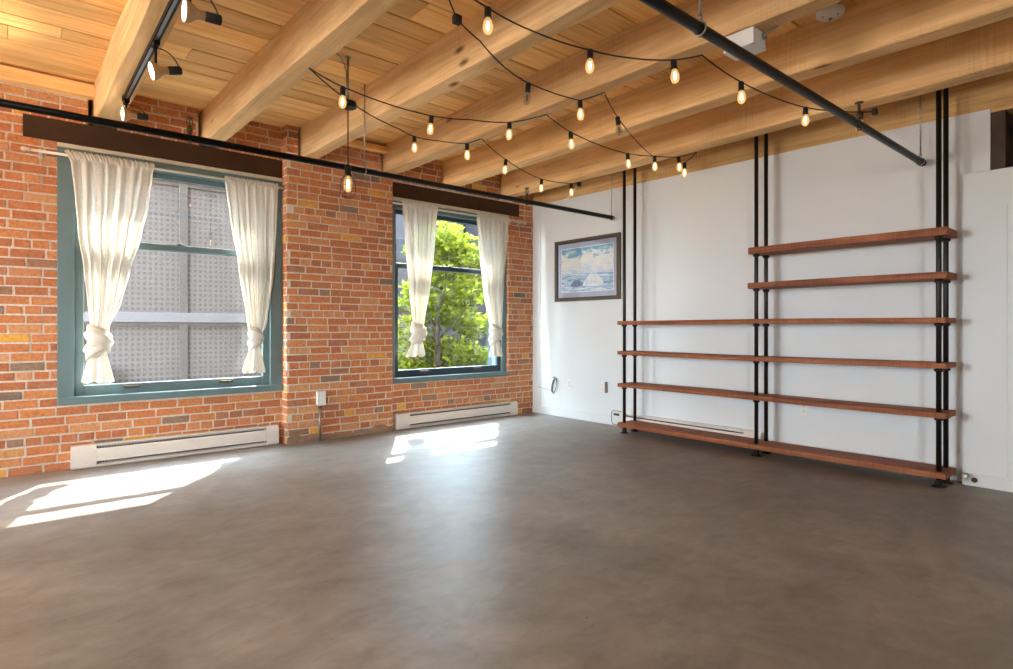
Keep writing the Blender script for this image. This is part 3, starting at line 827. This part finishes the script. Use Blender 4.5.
# ------------------------------------------------------------------ sprinkler pipes
def sprinkler_pipe(x0, x1, yy, z, hangers, heads, label, rr=.0225):
    t_ = thing('sprinkler_pipe', ((x0+x1)/2, yy, z), label, 'pipe', 'sprinkler pipes under the beams')
    mb = MB(); mb.tube([(x0, yy, z), (x1-.03, yy, z)], rr, 20); mb.build('pipe', M['black'], t_)
    mb = MB(); mb.lathe([(rr+.0035,0),(rr+.0035,.03),(rr,.036),(0,.038)], (x1-.032, yy, z), Matrix.Rotation(PI/2, 4, 'Y'), 20); mb.build('end_cap', M['black'], t_)
    for (x, zt) in hangers:
        mb = MB(); mb.tube([(x, yy, z+rr+.03), (x, yy, zt)], .0055, 8)
        ringp = [(x, yy+(rr+.004)*math.sin(a), z+(rr+.004)*math.cos(a)) for a in [2*PI*i/20 for i in range(21)]]
        mb.tube(ringp, .004, 6, False)
        mb.lathe([(.010,0),(.010,.02)], (x, yy, z+rr+.015), None, 6)
        mb.lathe([(.007,0),(.009,.006),(.005,.014)], (x, yy, z-rr-.012), None, 6)
        mb.build('hanger', M['zinc'], t_)
    for x in heads:
        mb = MB(); b = z+rr
        mb.lathe([(.014,-.006),(.014,.022),(.019,.024),(.019,.040),(.011,.044),(.011,.058)], (x, yy, b), None, 8)
        for s in (-1, 1): mb.tube([(x+s*.010, yy, b+.055), (x+s*.019, yy, b+.075), (x+s*.013, yy, b+.098), (x, yy, b+.106)], .0035, 6)
        mb.tube([(x, yy, b+.056), (x, yy, b+.104)], .004, 6)
        mb.lathe([(.006,.104),(.024,.107),(.024,.111),(.006,.114),(0,.116)], (x, yy, b), None, 14)
        mb.build('sprinkler_head', M['bronze'], t_)
        mb = MB(); mb.lathe([(.013,-.012),(.013,.003)], (x, yy, z-rr), None, 6); mb.build('plug', M['bronze'], t_)
    return t_
sprinkler_pipe(-8.5, -.052, -1.32, 2.331, [(-3.08, ZC-.005), (-.075, ZC-.005), (-5.9, ZC-.005)], [-4.316, -1.356], 'black sprinkler pipe running in front of the brick wall')
sprinkler_pipe(-8.5, -.060, -4.24, 2.318, [(-3.06, ZC-.005), (-.115, ZC-.005)], [-1.32], 'black sprinkler pipe crossing toward the right end of the shelves')

# ------------------------------------------------------------------ track and spotlights
TX = -4.585
tr = thing('light_track', (TX, -3, ZB), 'silver and black light track under the first beam', 'track')
mb = MB(); mb.box(TX-.018, TX+.018, -6.5, -.70, ZB-.034, ZB-.004, .5, 0, .002); mb.build('track_rail', M['black'], tr)
mb = MB(); mb.box(TX-.010, TX+.004, -6.5, -.705, ZB-.0365, ZB-.0335, .5, 0); tag(mb.build('conductor_strip', M['silver'], tr), 'silver strip along the underside')
mb = MB(); mb.box(TX-.022, TX+.022, -.70, -.66, ZB-.040, ZB-.002, .5, 0, .003); mb.build('end_feed', M['black'], tr)
def spotlight(yy, drop, ax, label, px=TX):
    top = Vector((px, yy, ZB-.036)); piv = top-Vector((0,0,drop))
    ax = Vector(ax).normalized()      # direction the lamp shines
    t_ = thing('spotlight', top, label, 'spotlight', 'spotlights on the track')
    mb = MB(); mb.box(px-.016, px+.016, yy-.035, yy+.035, ZB-.062, ZB-.036, .5, 0, .004); mb.build('track_adapter', M['black'], t_)
    mb = MB()
    for s in (-1, 1): mb.tube([top+Vector((0,s*.012,-.02)), piv+Vector((0,s*.012,.0))], .005, 8)
    mb.box(px-.008, px+.008, yy-.018, yy+.018, piv.z-.01, piv.z+.012, .5, 0, .003); mb.build('stem', M['black'], t_)
    Q = (-ax).to_track_quat('Z', 'Y').to_matrix().to_4x4()
    F = piv + ax*.022
    mb = MB(); mb.lathe([(.047,.0),(.050,.004),(.049,.012),(.040,.030),(.027,.046),(.021,.062),(.020,.095)], F, Q, 28); mb.build('lamp', M['tan_reflector'], t_)
    mb = MB(); mb.lathe([(0,-.006),(.026,-.004),(.0445,.0),(.045,.003),(0,.003)], F, Q, 28); tag(mb.build('lamp_face', M['par_face'], t_), 'glowing round lamp face')
    mb = MB(); mb.lathe([(.020,.085),(.0225,.088),(.0235,.148),(.020,.154),(0,.156)], F, Q, 20); so_ = mb.build('lamp_holder', M['black_matte'], t_)
    e = F - ax*.150
    pts = []
    b = top+Vector((.012,0,-.03)); c = (b+e)/2+Vector((.02,0,.05)); 
    for i in range(13):
        s = i/12; pts.append(b*(1-s)**2+c*2*s*(1-s)+e*s*s)
    mb = MB(); mb.tube(pts, .0032, 6); mb.build('cord', M['black_matte'], t_)
    L = bpy.data.lights.new('lamp_glow', 'SPOT'); L.energy = 23; L.color = (1,.84,.62); L.spot_size = 1.9; L.spot_blend = .8; L.shadow_soft_size = .05
    lo = bpy.data.objects.new('lamp_glow', L); COL.objects.link(lo); lo.parent = t_; lo.matrix_parent_inverse = Matrix.Translation(-t_.location)
    lo.location = F+ax*.03; lo.rotation_euler = ax.to_track_quat('-Z', 'Y').to_euler()
    return t_
spotlight(-.70, .10, (-1,-.03,-.06), 'lit track spotlight nearest the brick wall, low by the sprinkler pipe')
spotlight(-1.79, .16, (-1,.0,-.30), 'lit track spotlight second from the brick wall')
spotlight(-2.60, .165, (-1,.0,-.05), 'lit track spotlight farthest from the brick wall')

# ------------------------------------------------------------------ pendant lamp
px, py = -3.378, -1.657
pl = thing('pendant_lamp', (px, py, 2.05), 'caged bulb pendant lamp hanging in front of the brick pier', 'lamp')
mb = MB(); mb.tube([(px, py, ZC-.001), (px, py, 2.70)], .0075, 10); mb.lathe([(.022,-.008),(.022,0)], (px, py, ZC), None, 14); mb.build('conduit', M['zinc'], pl)
mb = MB(); mb.lathe([(.0,-.030),(.03,-.030),(.056,-.022),(.060,-.012),(.060,.012),(.056,.018),(.02,.020),(.012,.03)], (px, py, 2.682), None, 24); mb.build('canopy', M['iron'], pl)
mb = MB(); mb.tube([(px-.085, py, ZC-.002), (px-.06, py, ZC-.012), (px-.03, py, ZC-.05), (px-.012, py, ZC-.11), (px-.009, py, 2.72)], .004, 8); mb.build('feed_cable', M['zinc'], pl)
mb = MB(); mb.tube([(px, py, 2.655), (px, py, 2.245)], .0045, 8); mb.build('cord', M['iron'], pl)
mb = MB(); mb.lathe([(.008,.075),(.020,.062),(.023,.05),(.023,.0),(.027,-.004),(.027,-.012)], (px, py, 2.185), None, 20); mb.build('socket', M['iron'], pl)
mb = MB(); mb.lathe([(.013,0),(.018,-.012),(.028,-.04),(.031,-.065),(.028,-.092),(.016,-.112),(0,-.118)], (px, py, 2.178), None, 24); bu = mb.build('bulb', M['bulb_lit'], pl)
mb = MB(); mb.lathe([(.0,-.03),(.009,-.034),(.011,-.06),(.009,-.088),(0,-.094)], (px, py, 2.178), None, 14); mb.build('filament', M['filament'], bu)
mb = MB()
for k in range(8):
    a = 2*PI*k/8
    prof = [(.024,2.178),(.046,2.150),(.058,2.105),(.056,2.06),(.036,2.025),(.012,2.015)]
    mb.tube([(px+r_*math.cos(a), py+r_*math.sin(a), z) for r_, z in prof], .0018, 6)
for r_, z in ((.046,2.15),(.058,2.10),(.036,2.025)):
    mb.tube([(px+r_*math.cos(2*PI*i/28), py+r_*math.sin(2*PI*i/28), z) for i in range(29)], .0018, 6, False)
mb.build('cage', M['iron'], pl)

# ------------------------------------------------------------------ string lights
SOCK = MB(); SOCK.lathe([(.007,.004),(.014,.0),(.0175,-.006),(.0175,-.050),(.020,-.052),(.020,-.056),(.0,-.056)], (0,0,0), None, 14)
sock0 = SOCK.bm; me_sock = bpy.data.meshes.new('socket'); sock0.to_mesh(me_sock); sock0.free(); me_sock.materials.append(M['black_matte'])
def bulb_mesh(nm, mat):
    b = MB(); b.lathe([(.013,-.055),(.016,-.062),(.0235,-.082),(.0262,-.098),(.025,-.116),(.018,-.132),(.006,-.1385),(0,-.139)], (0,0,0), None, 18)
    bmesh.ops.recalc_face_normals(b.bm, faces=b.bm.faces)
    me = bpy.data.meshes.new(nm); b.bm.to_mesh(me); b.bm.free(); me.materials.append(mat); return me
me_lit = bulb_mesh('bulb', M['bulb_lit']); me_off = bulb_mesh('bulb', M['bulb_off'])
def fil_mesh(mat):
    b = MB(); b.lathe([(0,-.070),(.006,-.074),(.009,-.094),(.007,-.114),(0,-.118)], (0,0,0), None, 10)
    me = bpy.data.meshes.new('filament'); b.bm.to_mesh(me); b.bm.free(); me.materials.append(mat); return me
me_fil = fil_mesh(M['filament']); me_filo = fil_mesh(M['filament_off'])
def link(name, me, parent, loc, rot=(0,0,0)):
    o = bpy.data.objects.new(name, me); COL.objects.link(o); o.parent = parent; o.location = loc; o.rotation_euler = rot
    return o
def string(strands, label, off=()):
    p0 = Vector(strands[0][0][1])
    t_ = thing('string_light', p0, label, 'string lights', 'string lights under the beams')
    nb = 0
    for st in strands:
        mb = MB()
        for (ka, a), (kb, b) in zip(st, st[1:]):
            a, b = Vector(a), Vector(b); d = (b-a).length
            pts = [a.lerp(b, i/8)-Vector((0,0,.022*d*4*(i/8)*(1-i/8))) for i in range(9)]
            mb.tube(pts, .0042, 6)
        mb.build('wire', M['black_matte'], t_)
        for k, p in st:
            p = Vector(p)
            if k in 'bo':
                rot = (random.uniform(-.12,.12), random.uniform(-.12,.12), 0)
                s = link('socket', me_sock, t_, p-p0, rot)
                bl = link('bulb', me_lit if k == 'b' else me_off, s, (0,0,0))
                bl['label'] = 'lit amber bulb' if k == 'b' else 'unlit clear bulb'
                link('filament', me_fil if k == 'b' else me_filo, bl, (0,0,0))
                nb += 1
            elif k == 'h':
                mb = MB(); mb.tube([(p.x,p.y,p.z-.004), (p.x+.008,p.y,p.z-.002), (p.x+.010,p.y,p.z+.008), (p.x,p.y,p.z+.012)], .002, 6); mb.build('hook', M['zinc'], t_)
            elif k == 'e':
                mb = MB(); mb.box(p.x-.022, p.x+.022, p.y-.016, p.y+.016, p.z-.026, p.z+.020, .5, 0, .005); mb.build('plug', M['black_matte'], t_)
    return t_
A = [('h',(-3.779,-1.957,2.725)),('b',(-3.539,-1.926,2.68)),('b',(-2.807,-1.857,2.68)),('w',(-2.544,-1.983,2.68)),('b',(-2.273,-2.128,2.68)),('h',(-2.087,-2.345,2.725)),('b',(-1.755,-2.28,2.68)),('b',(-.935,-2.211,2.68)),('b',(-.683,-2.323,2.68)),('b',(-.488,-2.448,2.68)),('h',(-.365,-2.561,2.722)),('b',(-.272,-2.373,2.68))]
A2 = [('h',(-3.779,-1.957,2.725)),('w',(-3.325,-1.675,2.68)),('w',(-2.862,-1.457,2.68)),('b',(-2.658,-1.369,2.68)),('w',(-2.431,-1.409,2.68)),('b',(-2.217,-1.502,2.68)),('h',(-2.118,-1.578,2.725)),('b',(-1.653,-1.354,2.68)),('b',(-.9,-1.048,2.68)),('b',(-.519,-1.117,2.68)),('e',(-.44,-1.16,2.68))]
string([A, A2], 'string lights looped from a hook beside the pendant lamp')
B_ = [('w',(-3.80,-3.40,2.72)),('e',(-3.46,-3.101,2.68)),('w',(-3.237,-3.004,2.675)),('w',(-2.926,-2.849,2.67)),('o',(-2.652,-2.759,2.68)),('b',(-2.183,-2.776,2.68)),('h',(-2.076,-2.902,2.725)),('o',(-1.732,-2.741,2.68)),('w',(-.701,-2.309,2.685))]
string([B_], 'middle string lights with two unlit bulbs, starting at a black plug')
C_ = [('w',(-3.75,-3.32,2.72)),('b',(-3.404,-3.284,2.68)),('w',(-3.115,-3.276,2.67)),('b',(-2.687,-3.318,2.68)),('w',(-2.446,-3.411,2.675)),('b',(-2.219,-3.553,2.68)),('h',(-2.061,-3.643,2.725)),('b',(-1.621,-3.655,2.68)),('b',(-.853,-3.735,2.68)),('w',(-.59,-3.868,2.68)),('b',(-.452,-3.96,2.68)),('e',(-.36,-4.02,2.69))]
string([C_], 'string lights ending above the sprinkler pipe by the right shelf poles')
# white cord tucked behind the far plug
mb = MB(); mb.tube([(-.45,-1.135,2.655), (-.36,-1.00,2.640), (-.18,-.76,2.635), (-.012,-.53,2.665)], .004, 8)
tag(mb.build('white_cord', M['plastic']), 'short white cord running from the last plug to the white wall top', 'cord')

# ------------------------------------------------------------------ junction box and smoke detector
jb = thing('junction_box', (-2.10, -3.93, 2.63), 'white metal junction box under a ceiling beam, behind the sprinkler pipe', 'junction box')
mb = MB(); mb.box(-2.172, -2.035, -4.016, -3.846, 2.632, ZB-.014, .5, 0, .003); mb.build('box', M['white_metal'], jb)
mb = MB(); mb.box(-2.176, -2.031, -4.020, -3.842, 2.626, 2.632, .5, 0, .001); mb.build('cover', M['white_metal'], jb)
mb = MB(); mb.tube([(-2.07,-4.014,2.69), (-2.07,-4.045,2.70), (-2.02,-4.075,2.74), (-1.96,-4.09,2.80), (-1.85,-4.14,2.86), (-1.74,-4.20,2.89), (-1.66,-4.22,2.97), (-1.65,-4.22,ZC-.004)], .008, 8); mb.lathe([(.018,0),(.018,.014)], (-2.07,-4.02,2.69), Matrix.Rotation(PI/2,4,'X'), 12)
tag(mb.build('flexible_conduit', M['zinc'], jb), 'grey flexible conduit')
sx, sy = -1.51, -4.15
sd = thing('smoke_detector', (sx, sy, ZC), 'round white smoke detector on the plank ceiling', 'smoke detector')
mb = MB(); mb.lathe([(.05,0),(.052,-.04),(.056,-.045)], (sx, sy, ZC-.001), None, 28); tag(mb.build('mounting_base', M['grey_slot'], sd), 'grey mounting base')
mb = MB(); mb.lathe([(.056,-.040),(.072,-.044),(.076,-.052),(.074,-.072),(.062,-.084),(.030,-.086),(.026,-.092),(.0,-.094)], (sx, sy, ZC), None, 32); mb.build('cover', M['plastic'], sd)
mb = MB(); mb.lathe([(.010,-.0935),(.012,-.097),(.006,-.100),(0,-.1005)], (sx, sy, ZC), None, 14)
for k in range(3):
    a = 2*PI*k/3+.4; mb.box(sx+.045*math.cos(a)-.006, sx+.045*math.cos(a)+.006, sy+.045*math.sin(a)-.003, sy+.045*math.sin(a)+.003, ZC-.0875, ZC-.084)
mb.build('sensor', M['grey_slot'], sd)

# ------------------------------------------------------------------ outside
mb = MB(); mb.box(-30, 40, .8, 40, -4.3, -4.0); struct(mb.build('street', M['asphalt']))
BY = 7.0
b1 = thing('building', (-5, BY, -4), 'grey garage facade of square-holed panels beyond the wider window', 'building', 'buildings outside')
mb = MB(); mb.box(-16, .6, BY, BY+9, -4, 9.2); mb.build('facade', M['facade'], b1)
mb = MB(); mb.box(-16, .7, BY-.06, BY+.3, 9.2, 9.4, .5, 0, .01); mb.build('parapet', M['facade_band'], b1)
for x in (-5.9, -4.29, -2.68, -1.07):
    mb = MB(); mb.box(x-.07, x+.07, BY-.035, BY+.02, -4, 9.2, .5, 0, .004); mb.build('mullion', M['facade_dark'], b1)
for z in (-1.5, 1.30, 3.96, 6.7):
    mb = MB(); mb.box(-16, .6, BY-.05, BY+.02, z-.10, z+.08, .5, 0, .006); mb.build('ledge', M['facade_band'], b1)
    mb = MB(); mb.box(-16, .6, BY-.03, BY+.02, z-.17, z-.10, .5, 0, .004); tag(mb.build('shadow_gap', M['facade_dark'], b1), 'dark strip painted as the shade below the ledge')  # dark strip with the shade below each ledge put into its colour
mb = MB(); mb.box(-4.02, -3.86, BY-.25, BY-.08, -4, .42, .5, 0, .01); mb.build('post', M['facade_band'], b1)
B2Y = 12.0
b2 = thing('building', (7, B2Y, -4), 'lavender grey stucco building behind the tree', 'building', 'buildings outside')
mb = MB(); mb.box(2.6, 7.6, B2Y, B2Y+8, -4, 7.5); mb.build('facade', M['stucco'], b2)
mb = MB(); mb.box(2.5, 7.7, B2Y-.15, B2Y+.3, 7.5, 7.75, .5, 0, .02); mb.build('cornice', M['facade_band'], b2)
for x in (3.6, 5.0, 6.4):
    for z in (-.2, 2.1, 3.75, 6.2):
        mb = MB(); mb.box(x-.30, x+.30, B2Y-.05, B2Y+.05, z-.42, z+.42, .5, 0, .01); wf = mb.build('window', M['facade_band'], b2)
        mb = MB(); mb.box(x-.24, x+.24, B2Y-.07, B2Y+.02, z-.36, z+.36); mb.build('pane', M['dark_pane'], wf)
b3 = thing('building', (11, B2Y+1, -4), 'dark grey block partly hidden by the tree and a curtain', 'building', 'buildings outside')
mb = MB(); mb.box(7.7, 15, B2Y-1.2, B2Y+7, -4, 7.0); mb.build('facade', M['stucco_dark'], b3)
mb = MB(); mb.box(7.6, 15, B2Y-1.3, B2Y, 7.0, 7.15, .5, 0, .02); mb.build('cornice', M['facade_band'], b3)
for x in (8.5, 9.7, 10.9):
    for z in (-1.0, .9, 2.8, 4.7):
        mb = MB(); mb.box(x-.3, x+.3, B2Y-1.24, B2Y-1.1, z-.5, z+.5, .5, 0, .01); mb.build('window', M['dark_pane'], b3)

def tree(base, zb, forks, blobs, n, label, seed, size=.085):
    rg = random.Random(seed)
    t_ = thing('tree', (base[0], base[1], zb), label, 'tree')
    mb = MB()
    for pts, r0, r1 in forks:
        N = len(pts)
        # smooth the limb
        P = []
        for i in range(N-1):
            for k in range(4): P.append(Vector(pts[i]).lerp(Vector(pts[i+1]), k/4)+Vector((rg.uniform(-.012,.012), rg.uniform(-.012,.012), 0)))
        P.append(Vector(pts[-1]))
        mb.tube(P, [r0+(r1-r0)*i/(len(P)-1) for i in range(len(P))], 8)
    mb.build('trunk', M['bark'], t_)
    mb = MB()
    tot = sum(b[1]**2 for b in blobs)
    for (c, R, sq) in blobs:
        c = Vector(c)
        for _ in range(int(n*R*R/tot)):
            while True:
                p = Vector((rg.uniform(-1,1), rg.uniform(-1,1), rg.uniform(-1,1)))
                if p.length < 1: break
            p = p*(p.length**.3)
            q = c+Vector((p.x*R, p.y*R, p.z*R*sq))
            s = size*rg.uniform(.6, 1.35)
            Rm = Matrix.Rotation(rg.uniform(0, 2*PI), 3, 'Z') @ Matrix.Rotation(rg.gauss(.5, .45), 3, 'X')
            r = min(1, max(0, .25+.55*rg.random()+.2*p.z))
            out = [(0,-.75,0),(.42,-.35,.05),(.62,.12,.10),(.25,.28,.03),(0,.85,-.04),(-.25,.28,.03),(-.62,.12,.10),(-.42,-.35,.05)]
            V = [mb.v(q+Rm @ (Vector(o_)*s)) for o_ in out]
            mb.face([V[0],V[1],V[2],V[3],V[4]], r); mb.face([V[0],V[4],V[5],V[6],V[7]], r)
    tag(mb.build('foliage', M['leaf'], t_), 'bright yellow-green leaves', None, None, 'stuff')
    return t_
TB = (1.82, 5.0)
tree(TB, -4, [([(1.84,5,-4),(1.82,5,-1.5),(1.82,5,.3),(1.80,5,.8),(1.81,5,1.2)], .09, .045),
              ([(1.81,5,1.2),(1.93,4.95,1.9),(2.04,4.9,3.0)], .035, .01), ([(1.80,5,.8),(1.62,5.1,1.5),(1.55,5.1,2.4),(1.4,5.1,2.9)], .03, .008),
              ([(1.80,5,.85),(2.17,4.9,1.16),(2.5,4.8,1.6)], .028, .008), ([(1.81,5,.5),(1.48,4.9,.95),(1.2,4.8,1.3)], .026, .007),
              ([(1.81,5,.2),(1.5,5.2,.5),(1.1,5.3,.7)], .022, .006), ([(1.82,5,.1),(2.3,5.1,.7),(2.9,5.2,1.2)], .026, .006)],
     [((1.95,5.0,3.0),.55,.85), ((1.5,5.1,2.75),.45,.8), ((2.4,4.9,2.75),.55,.75), ((2.85,5.0,2.45),.38,.7), ((1.95,5.3,2.3),.6,.7), ((2.6,5.2,1.9),.65,.7), ((1.35,5.2,1.75),.5,.7),
      ((1.0,5.1,1.05),.45,.7), ((2.1,5.5,1.4),.7,.6), ((2.9,5.2,1.15),.55,.6), ((1.45,5.4,.75),.6,.6), ((2.4,5.3,.55),.7,.6), ((1.1,5.2,.35),.5,.6), ((3.1,5.2,.45),.4,.6), ((1.8,5.4,.1),.7,.5), ((2.7,5.4,0),.6,.5)],
     7500, 'bright green leafy young tree filling the narrower window', 5)

# ------------------------------------------------------------------ light
w = bpy.data.worlds.new('sky'); SC.world = w; w.use_nodes = True
nt = w.node_tree; nt.nodes.clear()
wo = nt.nodes.new('ShaderNodeOutputWorld'); bg = nt.nodes.new('ShaderNodeBackground')
tc = nt.nodes.new('ShaderNodeTexCoord'); sp = nt.nodes.new('ShaderNodeSeparateXYZ'); rp = nt.nodes.new('ShaderNodeValToRGB')
nt.links.new(tc.outputs['Generated'], sp.inputs[0]); mz = nt.nodes.new('ShaderNodeMath'); mz.operation = 'MULTIPLY_ADD'; mz.inputs[1].default_value = .5; mz.inputs[2].default_value = .5; nt.links.new(sp.outputs['Z'], mz.inputs[0]); nt.links.new(mz.outputs[0], rp.inputs[0]); nt.links.new(rp.outputs[0], bg.inputs[0]); nt.links.new(bg.outputs[0], wo.inputs[0])
e2 = rp.color_ramp.elements.new(.501)
rp.color_ramp.elements[0].position = .47; rp.color_ramp.elements[0].color = (.48,.46,.44,1)
rp.color_ramp.elements[1].position = .505; rp.color_ramp.elements[1].color = (.79,.91,1,1)
rp.color_ramp.elements[2].position = .85; rp.color_ramp.elements[2].color = (.58,.78,1,1)
bg.inputs[1].default_value = 31
sl = bpy.data.lights.new('sun', 'SUN'); sl.energy = 12.5; sl.angle = .0093; sl.color = (1,.95,.86)
so_ = bpy.data.objects.new('sun', sl); COL.objects.link(so_); so_.location = (6, 10, 14)
so_.rotation_euler = Vector((-.44,-.70,-1.0)).to_track_quat('-Z', 'Y').to_euler()
def area(name, loc, d, sx_, sy_, e, col=(1,1,1), portal=False):
    L = bpy.data.lights.new(name, 'AREA'); L.shape = 'RECTANGLE'; L.size = sx_; L.size_y = sy_; L.energy = e; L.color = col
    o = bpy.data.objects.new(name, L); COL.objects.link(o); o.location = loc
    o.rotation_euler = Vector(d).to_track_quat('-Z', 'Z').to_euler()
    if portal: L.cycles.is_portal = True
    return o
# sky portals at the two windows and the added fill openings
for (a, b, z0, z1) in (W1, W2):
    area('sky_portal', ((a+b)/2, OUT+.02, (z0+z1)/2), (0,-1,0), b-a, z1-z0, 1, (1,1,1), True)
area('sky_portal', (X0-.22, (LW[0]+LW[1])/2, (LW[2]+LW[3])/2), (1,0,0), LW[1]-LW[0], LW[3]-LW[2], 1, (1,1,1), True)
area('sky_portal', ((RW[0]+RW[1])/2, Y0-.27, (RW[2]+RW[3])/2), (0,1,0), RW[1]-RW[0], RW[3]-RW[2], 1, (1,1,1), True)

# ------------------------------------------------------------------ camera
cd = bpy.data.cameras.new('camera'); cam = bpy.data.objects.new('camera', cd); COL.objects.link(cam)
cam.location = (-5.2036, -5.5486, 1.10)
cam.rotation_euler = (PI/2, 0, -math.atan2(.646722, .762726))
cd.sensor_width = 36; cd.lens = 585/1013*36; cd.shift_y = -6.8/1013
cd.clip_start = .05; cd.clip_end = 200
SC.camera = cam
vs = SC.view_settings
vs.view_transform = 'Standard'; vs.look = 'None'; vs.gamma = 1; vs.use_curve_mapping = False; vs.exposure = 1.14
cy = SC.cycles
cy.use_denoising = True; cy.max_bounces = 10; cy.diffuse_bounces = 5; cy.transparent_max_bounces = 16; cy.glossy_bounces = 4
cy.sample_clamp_indirect = 6; cy.caustics_reflective = False; cy.caustics_refractive = False
